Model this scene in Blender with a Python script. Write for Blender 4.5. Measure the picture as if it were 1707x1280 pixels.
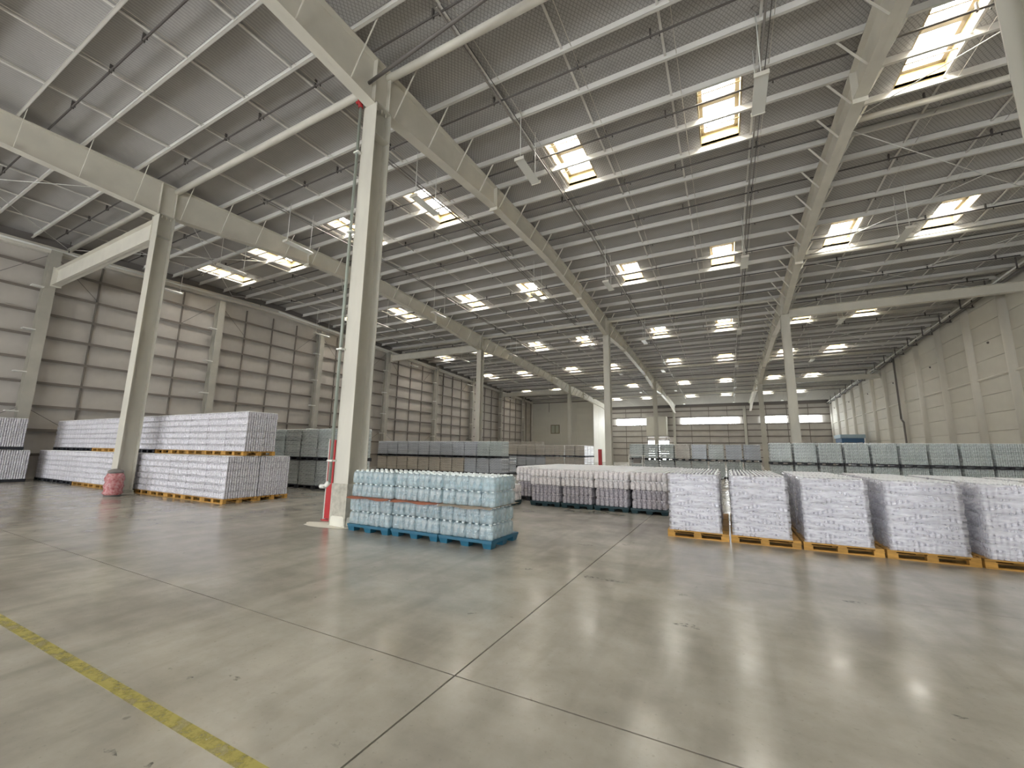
import bpy, math, random
from mathutils import Vector, Matrix
random.seed(7)
S = bpy.context.scene
C = S.collection
for o in list(bpy.data.objects):
    bpy.data.objects.remove(o)

# ------------------------------------------------------------------ camera
cam = bpy.data.cameras.new('camera')
cam.sensor_width = 36.0
cam.lens = 680.94 / 1707 * 36
cam.clip_end = 400
co = bpy.data.objects.new('camera', cam)
C.objects.link(co)
yaw, pit, rol = [math.radians(a) for a in (27.5716, 9.2799, 0.8365)]
Fv = Vector((-math.sin(yaw) * math.cos(pit), math.cos(yaw) * math.cos(pit), math.sin(pit)))
rv = Vector((math.cos(yaw), math.sin(yaw), 0))
uv = rv.cross(Fv)
r2 = math.cos(rol) * rv + math.sin(rol) * uv
u2 = -math.sin(rol) * rv + math.cos(rol) * uv
M4 = Matrix((r2, u2, -Fv)).transposed().to_4x4()
M4.translation = Vector((0, 0, 1.7))
co.matrix_world = M4
S.camera = co

# ------------------------------------------------------------------ world, exposure
SKYLIGHT = 22.0      # daylight through the roof lights
WINDOW = 18.0         # daylight through the wall windows
DOOR = 12.0           # daylight through the open dock doors behind the camera
wd = bpy.data.worlds.new('sky')
S.world = wd
wd.use_nodes = True
wd.node_tree.nodes['Background'].inputs[0].default_value = (0.78, 0.88, 1.0, 1)
wd.node_tree.nodes['Background'].inputs[1].default_value = 1.0
S.view_settings.view_transform = 'Standard'
S.view_settings.look = 'None'
S.view_settings.gamma = 1.0
S.view_settings.use_curve_mapping = False
S.view_settings.exposure = 0.7


# ------------------------------------------------------------------ materials
def mat(name, col, rough=0.6, metal=0.0, spec=0.5, var=0.0, vscale=3.0, bump=0.0, bscale=40.0,
        rnd=0.0, coat=0.0, col2=None, alpha=1.0, trans=0.0, ior=1.45, stretch=(1, 1, 1)):
    m = bpy.data.materials.new(name)
    m.use_nodes = True
    nt = m.node_tree
    b = nt.nodes['Principled BSDF']
    b.inputs['Roughness'].default_value = rough
    b.inputs['Metallic'].default_value = metal
    b.inputs['Specular IOR Level'].default_value = spec
    b.inputs['Coat Weight'].default_value = coat
    b.inputs['Alpha'].default_value = alpha
    b.inputs['Transmission Weight'].default_value = trans
    b.inputs['IOR'].default_value = ior
    c4 = (*col, 1)
    b.inputs['Base Color'].default_value = c4
    tc = nt.nodes.new('ShaderNodeTexCoord')
    mp = nt.nodes.new('ShaderNodeMapping')
    mp.inputs['Scale'].default_value = stretch
    nt.links.new(tc.outputs['Object'], mp.inputs['Vector'])
    out = None
    if var > 0:
        n = nt.nodes.new('ShaderNodeTexNoise')
        n.inputs['Scale'].default_value = vscale
        n.inputs['Detail'].default_value = 5
        nt.links.new(mp.outputs[0], n.inputs['Vector'])
        mr = nt.nodes.new('ShaderNodeMapRange')
        mr.inputs[1].default_value = 0.3
        mr.inputs[2].default_value = 0.7
        nt.links.new(n.outputs[0], mr.inputs[0])
        mx = nt.nodes.new('ShaderNodeMix')
        mx.data_type = 'RGBA'
        nt.links.new(mr.outputs[0], mx.inputs[0])
        c2 = col2 if col2 else tuple(x * (1 - var) for x in col)
        mx.inputs[6].default_value = (*c2, 1)
        mx.inputs[7].default_value = c4
        out = mx.outputs[2]
    if rnd > 0:
        oi = nt.nodes.new('ShaderNodeObjectInfo')
        mr2 = nt.nodes.new('ShaderNodeMapRange')
        mr2.inputs[3].default_value = 1 - rnd
        mr2.inputs[4].default_value = 1 + rnd
        nt.links.new(oi.outputs['Random'], mr2.inputs[0])
        vm = nt.nodes.new('ShaderNodeVectorMath')
        vm.operation = 'SCALE'
        if out:
            nt.links.new(out, vm.inputs[0])
        else:
            vm.inputs[0].default_value = col
        nt.links.new(mr2.outputs[0], vm.inputs['Scale'])
        out = vm.outputs[0]
    if out:
        nt.links.new(out, b.inputs['Base Color'])
    if bump > 0:
        n2 = nt.nodes.new('ShaderNodeTexNoise')
        n2.inputs['Scale'].default_value = bscale
        n2.inputs['Detail'].default_value = 3
        nt.links.new(mp.outputs[0], n2.inputs['Vector'])
        bp = nt.nodes.new('ShaderNodeBump')
        bp.inputs['Strength'].default_value = bump
        bp.inputs['Distance'].default_value = 0.02
        nt.links.new(n2.outputs[0], bp.inputs['Height'])
        nt.links.new(bp.outputs[0], b.inputs['Normal'])
    return m


def emit(name, col, s):
    m = bpy.data.materials.new(name)
    m.use_nodes = True
    nt = m.node_tree
    nt.nodes.clear()
    e = nt.nodes.new('ShaderNodeEmission')
    e.inputs[0].default_value = (*col, 1)
    e.inputs[1].default_value = s
    o = nt.nodes.new('ShaderNodeOutputMaterial')
    nt.links.new(e.outputs[0], o.inputs[0])
    return m


def concrete_material():
    m = bpy.data.materials.new('polished_concrete')
    m.use_nodes = True
    nt = m.node_tree
    N, L = nt.nodes, nt.links
    b = N['Principled BSDF']
    g = N.new('ShaderNodeNewGeometry')

    def noise(scale, detail=4, stretch=(1, 1, 1), rough=0.55, rot=0.0):
        mp = N.new('ShaderNodeMapping')
        mp.inputs['Scale'].default_value = stretch
        mp.inputs['Rotation'].default_value = (0, 0, rot)
        L.new(g.outputs['Position'], mp.inputs['Vector'])
        n = N.new('ShaderNodeTexNoise')
        n.inputs['Scale'].default_value = scale
        n.inputs['Detail'].default_value = detail
        n.inputs['Roughness'].default_value = rough
        L.new(mp.outputs[0], n.inputs['Vector'])
        return n.outputs[0]

    def rng(s, a, c, lo, hi):
        r = N.new('ShaderNodeMapRange')
        r.inputs[1].default_value = a
        r.inputs[2].default_value = c
        r.inputs[3].default_value = lo
        r.inputs[4].default_value = hi
        L.new(s, r.inputs[0])
        return r.outputs[0]

    def mix(fac, a, c):
        x = N.new('ShaderNodeMix')
        x.data_type = 'RGBA'
        if isinstance(fac, float):
            x.inputs[0].default_value = fac
        else:
            L.new(fac, x.inputs[0])
        for i, v in ((6, a), (7, c)):
            if isinstance(v, tuple):
                x.inputs[i].default_value = (*v, 1)
            else:
                L.new(v, x.inputs[i])
        return x.outputs[2]
    c = mix(rng(noise(0.7, 8, (1, 1, 1), .6), .38, .62, 0, 1), (0.28, 0.26, 0.222), (0.41, 0.385, 0.335))
    c = mix(rng(noise(2.3, 8, (1, 1, 1), .7), .42, .78, 0, .4), c, (0.225, 0.21, 0.175))
    c = mix(rng(noise(0.9, 3, (3.5, .35, 1), .5, .4), .50, .80, 0, .45), c, (0.175, 0.16, 0.13))
    c = mix(rng(noise(1.1, 3, (.3, 4.0, 1), .5, .15), .5, .85, 0, .4), c, (0.37, 0.355, 0.31))
    c = mix(rng(noise(30, 4), .62, .74, 0, .35), c, (0.15, 0.14, 0.12))
    c = mix(rng(noise(5.0, 3), .72, .75, 0, .5), c, (0.11, 0.10, 0.085))
    L.new(c, b.inputs['Base Color'])
    r = rng(noise(1.4, 5, (1, 1, 1), .6), .3, .7, .13, .27)
    L.new(r, b.inputs['Roughness'])
    b.inputs['Specular IOR Level'].default_value = 0.55
    bp = N.new('ShaderNodeBump')
    bp.inputs['Strength'].default_value = 0.06
    bp.inputs['Distance'].default_value = 0.01
    L.new(noise(9, 5), bp.inputs['Height'])
    L.new(bp.outputs[0], b.inputs['Normal'])
    return m


def insulation_material():
    """aluminium-faced insulation blanket held up by a diamond wire mesh"""
    m = bpy.data.materials.new('foil_insulation')
    m.use_nodes = True
    nt = m.node_tree
    N, L = nt.nodes, nt.links
    b = N['Principled BSDF']
    g = N.new('ShaderNodeNewGeometry')
    hs = []
    for a in (0.62, -0.62):
        mp = N.new('ShaderNodeMapping')
        mp.inputs['Rotation'].default_value = (0, 0, a)
        L.new(g.outputs['Position'], mp.inputs['Vector'])
        w = N.new('ShaderNodeTexWave')
        w.wave_type = 'BANDS'
        w.bands_direction = 'X'
        w.inputs['Scale'].default_value = 3.6
        w.inputs['Distortion'].default_value = 1.2
        w.inputs['Detail'].default_value = 1
        w.inputs['Detail Scale'].default_value = 0.6
        L.new(mp.outputs[0], w.inputs['Vector'])
        r = N.new('ShaderNodeMapRange')
        r.inputs[1].default_value = 0.0
        r.inputs[2].default_value = 0.16
        L.new(w.outputs[1], r.inputs[0])
        hs.append(r.outputs[0])
    mn = N.new('ShaderNodeMath')
    mn.operation = 'MINIMUM'
    L.new(hs[0], mn.inputs[0])
    L.new(hs[1], mn.inputs[1])
    n = N.new('ShaderNodeTexNoise')
    n.inputs['Scale'].default_value = 1.1
    n.inputs['Detail'].default_value = 5
    L.new(g.outputs['Position'], n.inputs['Vector'])
    base = N.new('ShaderNodeMix')
    base.data_type = 'RGBA'
    L.new(n.outputs[0], base.inputs[0])
    base.inputs[6].default_value = (0.37, 0.36, 0.35, 1)
    base.inputs[7].default_value = (0.52, 0.505, 0.49, 1)
    mx = N.new('ShaderNodeMix')
    mx.data_type = 'RGBA'
    # wire mesh right of the middle rafter, plain ribbed blanket left of it
    sx = N.new('ShaderNodeSeparateXYZ')
    L.new(g.outputs['Position'], sx.inputs[0])
    gt = N.new('ShaderNodeMath')
    gt.operation = 'LESS_THAN'
    gt.inputs[1].default_value = -7.75
    L.new(sx.outputs[0], gt.inputs[0])
    rb = N.new('ShaderNodeTexWave')
    rb.wave_type = 'BANDS'
    rb.bands_direction = 'X'
    rb.inputs['Scale'].default_value = 3.2
    rb.inputs['Distortion'].default_value = 2.2
    rb.inputs['Detail'].default_value = 2
    rb.inputs['Detail Scale'].default_value = 1.5
    L.new(g.outputs['Position'], rb.inputs['Vector'])
    rr = N.new('ShaderNodeMapRange')
    rr.inputs[3].default_value = .45
    L.new(rb.outputs[1], rr.inputs[0])
    sel = N.new('ShaderNodeMix')
    sel.data_type = 'FLOAT'
    L.new(gt.outputs[0], sel.inputs[0])
    L.new(mn.outputs[0], sel.inputs[2])
    L.new(rr.outputs[0], sel.inputs[3])
    L.new(sel.outputs[0], mx.inputs[0])
    mx.inputs[6].default_value = (0.26, 0.25, 0.24, 1)
    L.new(base.outputs[2], mx.inputs[7])
    L.new(mx.outputs[2], b.inputs['Base Color'])
    b.inputs['Roughness'].default_value = 0.5
    b.inputs['Metallic'].default_value = 0.0
    bp = N.new('ShaderNodeBump')
    bp.inputs['Strength'].default_value = 0.4
    bp.inputs['Distance'].default_value = 0.03
    n2 = N.new('ShaderNodeTexNoise')
    n2.inputs['Scale'].default_value = 5
    n2.inputs['Detail'].default_value = 3
    L.new(g.outputs['Position'], n2.inputs['Vector'])
    L.new(n2.outputs[0], bp.inputs['Height'])
    L.new(bp.outputs[0], b.inputs['Normal'])
    return m


def paint_line_material():
    m = mat('worn_yellow_paint', (0.40, 0.35, 0.10), 0.5)
    nt = m.node_tree
    N, L = nt.nodes, nt.links
    b = N['Principled BSDF']
    g = N.new('ShaderNodeNewGeometry')
    n = N.new('ShaderNodeTexNoise')
    n.inputs['Scale'].default_value = 7
    n.inputs['Detail'].default_value = 6
    n.inputs['Roughness'].default_value = .7
    L.new(g.outputs['Position'], n.inputs['Vector'])
    r = N.new('ShaderNodeMapRange')
    r.inputs[1].default_value = .36
    r.inputs[2].default_value = .56
    r.inputs[3].default_value = .2
    r.inputs[4].default_value = .75
    L.new(n.outputs[0], r.inputs[0])
    L.new(r.outputs[0], b.inputs['Alpha'])
    return m


def film_material(name, col, alpha, rough=0.22):
    m = mat(name, col, rough, bump=0.7, bscale=9, stretch=(1, 1, 2.6))
    nt = m.node_tree
    N, L = nt.nodes, nt.links
    b = N['Principled BSDF']
    tc = N.new('ShaderNodeTexCoord')
    mp = N.new('ShaderNodeMapping')
    mp.inputs['Scale'].default_value = (1.5, 1.5, 6)
    L.new(tc.outputs['Object'], mp.inputs['Vector'])
    n = N.new('ShaderNodeTexNoise')
    n.inputs['Scale'].default_value = 3
    n.inputs['Detail'].default_value = 4
    L.new(mp.outputs[0], n.inputs['Vector'])
    r = N.new('ShaderNodeMapRange')
    r.inputs[1].default_value = .35
    r.inputs[2].default_value = .7
    r.inputs[3].default_value = alpha * .45
    r.inputs[4].default_value = min(1, alpha * 1.5)
    L.new(n.outputs[0], r.inputs[0])
    L.new(r.outputs[0], b.inputs['Alpha'])
    return m


m_conc = concrete_material()
m_joint = mat('dark_joint_sealant', (0.035, 0.032, 0.028), 0.9)
m_foil = insulation_material()
m_steel = mat('cream_painted_steel', (0.72, 0.69, 0.61), 0.5, var=.12, vscale=1.2, rnd=.03)
m_column = mat('cream_painted_column', (0.60, 0.58, 0.51), 0.5, var=.2, vscale=1.5, stretch=(1, 1, .3))
m_wallcol = mat('shaded_cream_wall_column', (0.46, 0.44, 0.385), 0.5, var=.15, vscale=1.5)  # same cream paint, darkened to carry the shade on the web sides
m_purlin = mat('galvanised_purlin', (0.74, 0.72, 0.675), 0.45, metal=.0, var=.1, vscale=.8)
m_sag = mat('sag_bar_steel', (0.74, 0.72, 0.68), 0.5)
m_sag2 = mat('grey_trunking', (0.30, 0.28, 0.26), 0.5)
m_dark = mat('dark_painted_pipe', (0.10, 0.09, 0.085), 0.5)
m_dkgrey = mat('dark_grey_steel', (0.17, 0.155, 0.145), 0.6)
m_red = mat('red_painted_metal', (0.45, 0.025, 0.03), 0.4, var=.15, vscale=4)
m_liner = mat('white_liner_panel', (0.55, 0.515, 0.475), 0.6, var=.14, vscale=1.1, rnd=.04)
m_girt = mat('brown_grey_girt', (0.20, 0.175, 0.155), 0.6)
m_rwall = mat('cream_sprayed_wall', (0.60, 0.575, 0.51), 0.75, var=.12, vscale=.6, bump=.15, bscale=3)
m_rwall2 = mat('cream_wall_batten', (0.66, 0.635, 0.57), 0.7, var=.08, vscale=.9)
m_room = mat('cream_sandwich_panel', (0.62, 0.60, 0.53), 0.6, var=.06, vscale=.5, rnd=.02)
m_white = mat('white_enamel', (0.74, 0.74, 0.70), 0.4)
m_curb = mat('cream_skylight_curb', (0.46, 0.36, 0.17), 0.6)
m_skyframe = mat('grey_skylight_frame', (0.30, 0.27, 0.23), 0.6)
m_sky = emit('daylight_roof_pane', (1.0, 0.975, 0.91), SKYLIGHT)
m_win = emit('daylight_window_pane', (0.93, 0.98, 1.0), WINDOW)
m_doorlight = emit('daylight_dock_opening', (0.95, 0.98, 1.0), DOOR)
m_ypaint = paint_line_material()
m_wood = mat('yellow_stained_pallet_wood', (0.50, 0.27, 0.06), 0.7, var=.35, vscale=6, rnd=.25, stretch=(1, 5, 5))
m_wood2 = mat('bare_brown_pallet_wood', (0.42, 0.23, 0.10), 0.75, var=.35, vscale=6, rnd=.25)
m_blue = mat('blue_pallet_plastic', (0.018, 0.12, 0.20), 0.45, var=.2, vscale=5)
m_teal = mat('dark_teal_pallet_plastic', (0.018, 0.05, 0.062), 0.5)
m_black = mat('black_pallet_plastic', (0.02, 0.022, 0.028), 0.5)
m_cap = mat('white_bottle_cap', (0.80, 0.81, 0.82), 0.35)
m_capblue = mat('frosted_jug_cap', (0.86, 0.91, 0.92), 0.3)
m_sheet = mat('red_brown_slip_sheet', (0.36, 0.13, 0.075), 0.75, var=.25, vscale=4)
m_sheet2 = mat('grey_brown_slip_sheet', (0.33, 0.27, 0.21), 0.75, var=.2, vscale=4)
m_jug = mat('clear_blue_water_jug', (0.90, 0.975, 0.99), 0.04, trans=.72, ior=1.33, spec=.7,
            var=.5, vscale=11, col2=(0.50, 0.72, 0.82))
m_jugfilm = film_material('clear_shrink_film', (0.88, 0.95, 0.97), .2, .1)


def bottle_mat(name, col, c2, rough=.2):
    return mat(name, col, rough, spec=.6, var=.5, vscale=22, col2=c2, rnd=.05, coat=.25)  # noise mottling puts the refraction of water bottles into the base colour


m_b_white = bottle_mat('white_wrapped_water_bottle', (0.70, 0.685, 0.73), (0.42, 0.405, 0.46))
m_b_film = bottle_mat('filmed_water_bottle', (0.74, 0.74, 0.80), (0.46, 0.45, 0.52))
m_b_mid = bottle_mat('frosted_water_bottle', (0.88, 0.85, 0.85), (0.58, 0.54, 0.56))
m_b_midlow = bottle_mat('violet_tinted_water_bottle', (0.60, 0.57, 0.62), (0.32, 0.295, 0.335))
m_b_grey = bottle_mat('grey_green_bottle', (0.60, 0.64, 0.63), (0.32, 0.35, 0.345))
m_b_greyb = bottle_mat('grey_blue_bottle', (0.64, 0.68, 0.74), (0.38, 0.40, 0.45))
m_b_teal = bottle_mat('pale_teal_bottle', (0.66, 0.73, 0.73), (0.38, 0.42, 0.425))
m_capgrey = mat('pale_grey_cap', (0.82, 0.85, 0.85), 0.35)
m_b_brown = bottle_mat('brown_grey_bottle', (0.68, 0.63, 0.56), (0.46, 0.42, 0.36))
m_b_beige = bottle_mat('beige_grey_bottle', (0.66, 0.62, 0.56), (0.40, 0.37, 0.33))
m_film = film_material('milky_stretch_film', (0.84, 0.84, 0.90), .40, .13)
m_redwrap = mat('red_plastic_wrap', (0.36, 0.07, 0.075), 0.25, var=.5, vscale=14, col2=(0.55, 0.33, 0.33), bump=.8, bscale=16)
m_plaster = mat('rough_concrete_encasement', (0.50, 0.48, 0.41), 0.85, var=.35, vscale=9, bump=.5, bscale=18)
m_plasterw = mat('white_plaster_patch', (0.72, 0.70, 0.62), 0.8, bump=.3, bscale=14)
m_pipegreen = mat('pale_green_pipe', (0.30, 0.33, 0.29), 0.45)
m_glass = mat('dark_window_glass', (0.42, 0.43, 0.35), 0.15)
m_oframe = mat('olive_window_frame', (0.17, 0.15, 0.09), 0.5)
m_bluebox = mat('pale_blue_metal_box', (0.36, 0.47, 0.55), 0.5)
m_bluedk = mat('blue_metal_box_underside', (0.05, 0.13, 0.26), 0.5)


# ------------------------------------------------------------------ mesh builder
class MB:
    def __init__(s):
        s.v, s.f, s.mi, s.sm = [], [], [], []

    def face(s, idx, mi=0, sm=False):
        s.f.append(idx)
        s.mi.append(mi)
        s.sm.append(sm)

    def box(s, x0, x1, y0, y1, z0, z1, mi=0):
        b = len(s.v)
        s.v += [(x0, y0, z0), (x1, y0, z0), (x1, y1, z0), (x0, y1, z0), (x0, y0, z1), (x1, y0, z1), (x1, y1, z1), (x0, y1, z1)]
        for q in ((0, 3, 2, 1), (4, 5, 6, 7), (0, 1, 5, 4), (1, 2, 6, 5), (2, 3, 7, 6), (3, 0, 4, 7)):
            s.face([b + i for i in q], mi)
        return s

    def hexa(s, p, mi=0):
        b = len(s.v)
        s.v += [tuple(q) for q in p]
        for q in ((0, 3, 2, 1), (4, 5, 6, 7), (0, 1, 5, 4), (1, 2, 6, 5), (2, 3, 7, 6), (3, 0, 4, 7)):
            s.face([b + i for i in q], mi)
        return s

    def bar(s, a, c, w, h, mi=0, up=(0, 0, 1)):
        a, c = Vector(a), Vector(c)
        d = (c - a).normalized()
        u = Vector(up)
        if abs(d.dot(u)) > .98:
            u = Vector((1, 0, 0))
        r = d.cross(u).normalized() * w / 2
        u = r.cross(d).normalized() * h / 2
        return s.hexa([a - r - u, a + r - u, c + r - u, c - r - u, a - r + u, a + r + u, c + r + u, c - r + u], mi)

    def tube(s, a, c, r, n=8, mi=0, r2=None, caps=True):
        a, c = Vector(a), Vector(c)
        d = (c - a).normalized()
        u = Vector((0, 0, 1)) if abs(d.z) < .95 else Vector((1, 0, 0))
        x = d.cross(u).normalized()
        y = d.cross(x)
        b = len(s.v)
        r2 = r if r2 is None else r2
        for p, q in ((a, r), (c, r2)):
            for i in range(n):
                t = 2 * math.pi * i / n
                s.v.append(tuple(p + x * math.cos(t) * q + y * math.sin(t) * q))
        for i in range(n):
            j = (i + 1) % n
            s.face([b + i, b + j, b + n + j, b + n + i], mi, True)
        if caps:
            s.face([b + i for i in range(n)][::-1], mi)
            s.face([b + n + i for i in range(n)], mi)
        return s

    def lathe(s, prof, n=8, ox=0, oy=0, oz=0, mis=None, sq=0.0, smooth=True):
        b = len(s.v)
        for (r, z) in prof:
            for i in range(n):
                t = 2 * math.pi * (i + .5) / n
                cx, cy = math.cos(t), math.sin(t)
                k = 1.0
                if sq > 0:
                    k = 1 + sq * (1 / max(abs(cx), abs(cy)) - 1)
                s.v.append((ox + cx * r * k, oy + cy * r * k, oz + z))
        for k in range(len(prof) - 1):
            for i in range(n):
                j = (i + 1) % n
                s.face([b + k * n + i, b + k * n + j, b + (k + 1) * n + j, b + (k + 1) * n + i], mis[k] if mis else 0, smooth)
        e = b + (len(prof) - 1) * n
        s.face([e + i for i in range(n)], mis[-1] if mis else 0)
        return s

    def mesh(s, name, mats):
        me = bpy.data.meshes.new(name)
        me.from_pydata(s.v, [], s.f)
        for m in (mats if isinstance(mats, (list, tuple)) else [mats]):
            me.materials.append(m)
        me.polygons.foreach_set('material_index', s.mi)
        me.polygons.foreach_set('use_smooth', s.sm)
        me.update()
        return me

    def build(s, name, mats, parent=None, loc=(0, 0, 0), rz=0):
        return inst(name, s.mesh(name, mats), parent, loc, rz)


def inst(name, me, parent=None, loc=(0, 0, 0), rz=0):
    o = bpy.data.objects.new(name, me)
    C.objects.link(o)
    o.location = loc
    o.rotation_euler = (0, 0, rz)
    if parent:
        o.parent = parent
    return o


def thing(name, label, cat, loc=(0, 0, 0), group=None, rz=0):
    o = inst(name, None, None, loc, rz)
    return tag(o, label, cat, group)


def tag(o, label, cat, group=None):
    o['label'] = label
    o['category'] = cat
    if group:
        o['group'] = group
    return o


def struct(o):
    o['kind'] = 'structure'
    return o


ORD = ['first', 'second', 'third', 'fourth', 'fifth', 'sixth', 'seventh', 'eighth', 'ninth', 'tenth', 'eleventh',
       'twelfth', 'thirteenth', 'fourteenth', 'fifteenth', 'sixteenth']


def nth(i, n, a='left', b='right'):
    """i-th of n counted from the nearer end"""
    if i == 0:
        return a + 'most'
    if i == n - 1:
        return b + 'most'
    if i < n / 2:
        return ORD[i] + ' from ' + a
    return ORD[n - 1 - i] + ' from ' + b


# ------------------------------------------------------------------ grid of the hall
XL, XR = -30.3, 14.5
Y0, Y1 = -17.1, 77.6
COLX = [-19.14, -7.72, 3.82]
ROWY = [6.56, 30.2, 53.9]
RIDGE, ZR, SL, PITCH = 18.37, 12.4, 0.04, 1.475


def zr(y):
    return ZR - SL * abs(y - RIDGE)


purl = []
k = 0
while RIDGE + .8 + PITCH * k < Y1 - .3:
    purl.append(RIDGE + .8 + PITCH * k)
    k += 1
k = 0
while RIDGE - .8 - PITCH * k > Y0 + .3:
    purl.append(RIDGE - .8 - PITCH * k)
    k += 1
purl.sort()
PH = .25      # purlin height

# ------------------------------------------------------------------ floor
fl = MB().box(XL - .4, XR + .4, Y0 - .3, Y1 + .3, -.30, -.02).build('floor', m_joint)
struct(fl)
JX, JY = -1.95, 2.86
for (x0, x1, y0, y1) in ((XL - .4, JX - .007, Y0 - .3, JY - .006), (JX + .007, XR + .4, Y0 - .3, JY - .006),
                         (XL - .4, JX - .007, JY + .006, Y1 + .3), (JX + .007, XR + .4, JY + .006, 6.72), (JX + .007, XR + .4, 6.725, Y1 + .3)):
    MB().box(x0, x1, y0, y1, -.019, 0).build('concrete_slab', m_conc, fl)
m_scuff = mat('dark_scuff', (0.10, 0.092, 0.078), 0.5)
_n = m_scuff.node_tree
_t = _n.nodes.new('ShaderNodeTexNoise')
_t.inputs['Scale'].default_value = 22
_t.inputs['Detail'].default_value = 5
_g = _n.nodes.new('ShaderNodeNewGeometry')
_n.links.new(_g.outputs['Position'], _t.inputs['Vector'])
_r = _n.nodes.new('ShaderNodeMapRange')
_r.inputs[1].default_value = .45
_r.inputs[2].default_value = .62
_r.inputs[4].default_value = .6
_n.links.new(_t.outputs[0], _r.inputs[0])
_n.links.new(_r.outputs[0], _n.nodes['Principled BSDF'].inputs['Alpha'])
for q, (x, y) in enumerate([(-2.69, 5.74), (-1.77, 5.81), (-1.46, 5.81), (-0.57, 5.68), (-0.46, 4.74), (-2.44, 7.69), (-1.78, 8.09), (1.2, 6.45), (-3.18, 1.28), (-2.87, 1.33), (-2.13, 1.92), (-3.36, 2.04), (-3.65, 1.88), (1.26, 4.07), (3.27, 8.21)]):
    sc_ = MB()
    a_, b_ = (.07 + .05 * (q % 3)) * (1 if q < 8 else .35), .05 * (1 if q < 8 else .4)
    for k_ in range(10):
        th = k_ * math.pi / 5
        w_ = 1 + .3 * math.sin(3 * th + q)
        sc_.v.append((x + a_ * w_ * math.cos(th), y + b_ * w_ * math.sin(th), .0006))
    sc_.face(list(range(10)))
    sc_.build('scuff_mark', m_scuff, fl)
yl = MB()
ya, yb = (-6.6, 1.53), (-.6, 1.60)
yl.bar((-9.5, 1.50, .0012), (6.0, 1.682, .0012), .085, .0016)
tag(yl.build('floor_line', m_ypaint), 'worn yellow painted line across the concrete floor', 'floor marking')

# ------------------------------------------------------------------ ceiling with roof lights
SKX = [.45, -4.5, -11.1, -15.9, -22.4, -27.4, 5.65, 9.45]
SKK = [2, 10, 17, 25, 32]
SKY = []
for kk in SKK:
    a = RIDGE + .8 + PITCH * kk
    SKY.append((a + .04, a + 2 * PITCH - .04))
for kk in (2, 11, 18):
    b_ = RIDGE - .8 - PITCH * kk
    SKY.append((b_ - 2 * PITCH + .04, b_ - .04))
SW = .58
xs = sorted({XL - .4, XR + .4, *[x - SW for x in SKX], *[x + SW for x in SKX]})
ys = sorted({Y0 - .3, Y1 + .3, RIDGE, *[a for a, b in SKY], *[b for a, b in SKY]})
cl = MB()
for i in range(len(xs) - 1):
    for j in range(len(ys) - 1):
        cx, cy = (xs[i] + xs[i + 1]) / 2, (ys[j] + ys[j + 1]) / 2
        if any(abs(cx - x) < SW for x in SKX) and any(a < cy < b for a, b in SKY):
            continue
        za, zb = zr(ys[j]) + PH, zr(ys[j + 1]) + PH
        cl.hexa([(xs[i], ys[j], za), (xs[i + 1], ys[j], za), (xs[i + 1], ys[j + 1], zb), (xs[i], ys[j + 1], zb),
                 (xs[i], ys[j], za + .1), (xs[i + 1], ys[j], za + .1), (xs[i + 1], ys[j + 1], zb + .1), (xs[i], ys[j + 1], zb + .1)])
ceil = struct(cl.build('ceiling', m_foil))

wn = 0
CH = .55
for (a, b) in sorted(SKY):
    za, zb = zr(a) + PH, zr(b) + PH
    zm = (za + zb) / 2
    curb = MB()
    for (x0, x1) in ((-SW - .04, -SW), (SW, SW + .04)):
        curb.hexa([(x0, a, za), (x1, a, za), (x1, b, zb), (x0, b, zb), (x0, a, zm + CH), (x1, a, zm + CH), (x1, b, zm + CH), (x0, b, zm + CH)])
    curb.box(-SW, SW, a - .04, a, za, zm + CH)
    curb.box(-SW, SW, b, b + .04, zb, zm + CH)
    me_c = curb.mesh('curb', m_curb)
    fr = MB()
    zt = zm + CH
    for (x0, x1, y0, y1) in ((-SW, -SW + .12, a, b), (SW - .12, SW, a, b), (-SW, SW, a, a + .12), (-SW, SW, b - .12, b), (-SW, SW, (a + b) / 2 - .13, (a + b) / 2 + .13)):
        fr.box(x0, x1, y0, y1, zt - .09, zt - .03)
    me_f = fr.mesh('frame', m_skyframe)
    me_p = MB().box(-SW, SW, a, b, zt - .02, zt).mesh('pane', m_sky)
    tr = MB()
    for q in ((a + b) / 2 - .75, (a + b) / 2 + .75):
        tr.tube((-SW, q, zm + .2), (SW, q, zm + .2), .022, 6)
    me_t = tr.mesh('glazing_bar', m_skyframe)
    for x in sorted(SKX):
        wn += 1
        w = struct(inst('window_%d' % wn, me_c, None, (x, 0, 0)))
        inst('frame', me_f, w)
        inst('pane', me_p, w)
        inst('glazing_bar', me_t, w)

# purlins: a Z-section per bay
BX = [XL] + COLX + [XR]
for i in range(4):
    x0, x1 = BX[i], BX[i + 1]
    p = MB()
    p.box(x0, x1, -.008, .008, 0, PH)
    p.box(x0, x1, -.07, .008, 0, .012)
    p.box(x0, x1, -.008, .07, PH - .012, PH)
    p.box(x0, x1, -.07, -.058, 0, .03)
    me = p.mesh('purlin', m_purlin)
    for y in purl:
        inst('purlin', me, ceil, (0, y, zr(y)))
# sag bars along the slope
for i in range(4):
    for off in (2.35, 4.5, 6.9, 9.1):
        x = BX[i] + off
        for (a, b) in ((Y0 + .3, RIDGE), (RIDGE, Y1 - .2)):
            MB().bar((x, a, zr(a) + .17), (x, b, zr(b) + .17), .06, .035).build('sag_bar', m_sag, ceil)
        for (a, b) in ((Y0 + .3, RIDGE), (RIDGE, Y1 - .2)):
            MB().tube((x + .28, a, zr(a) + .07), (x + .28, b, zr(b) + .07), .009, 4).build('sag_rod', m_steel, ceil)
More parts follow.
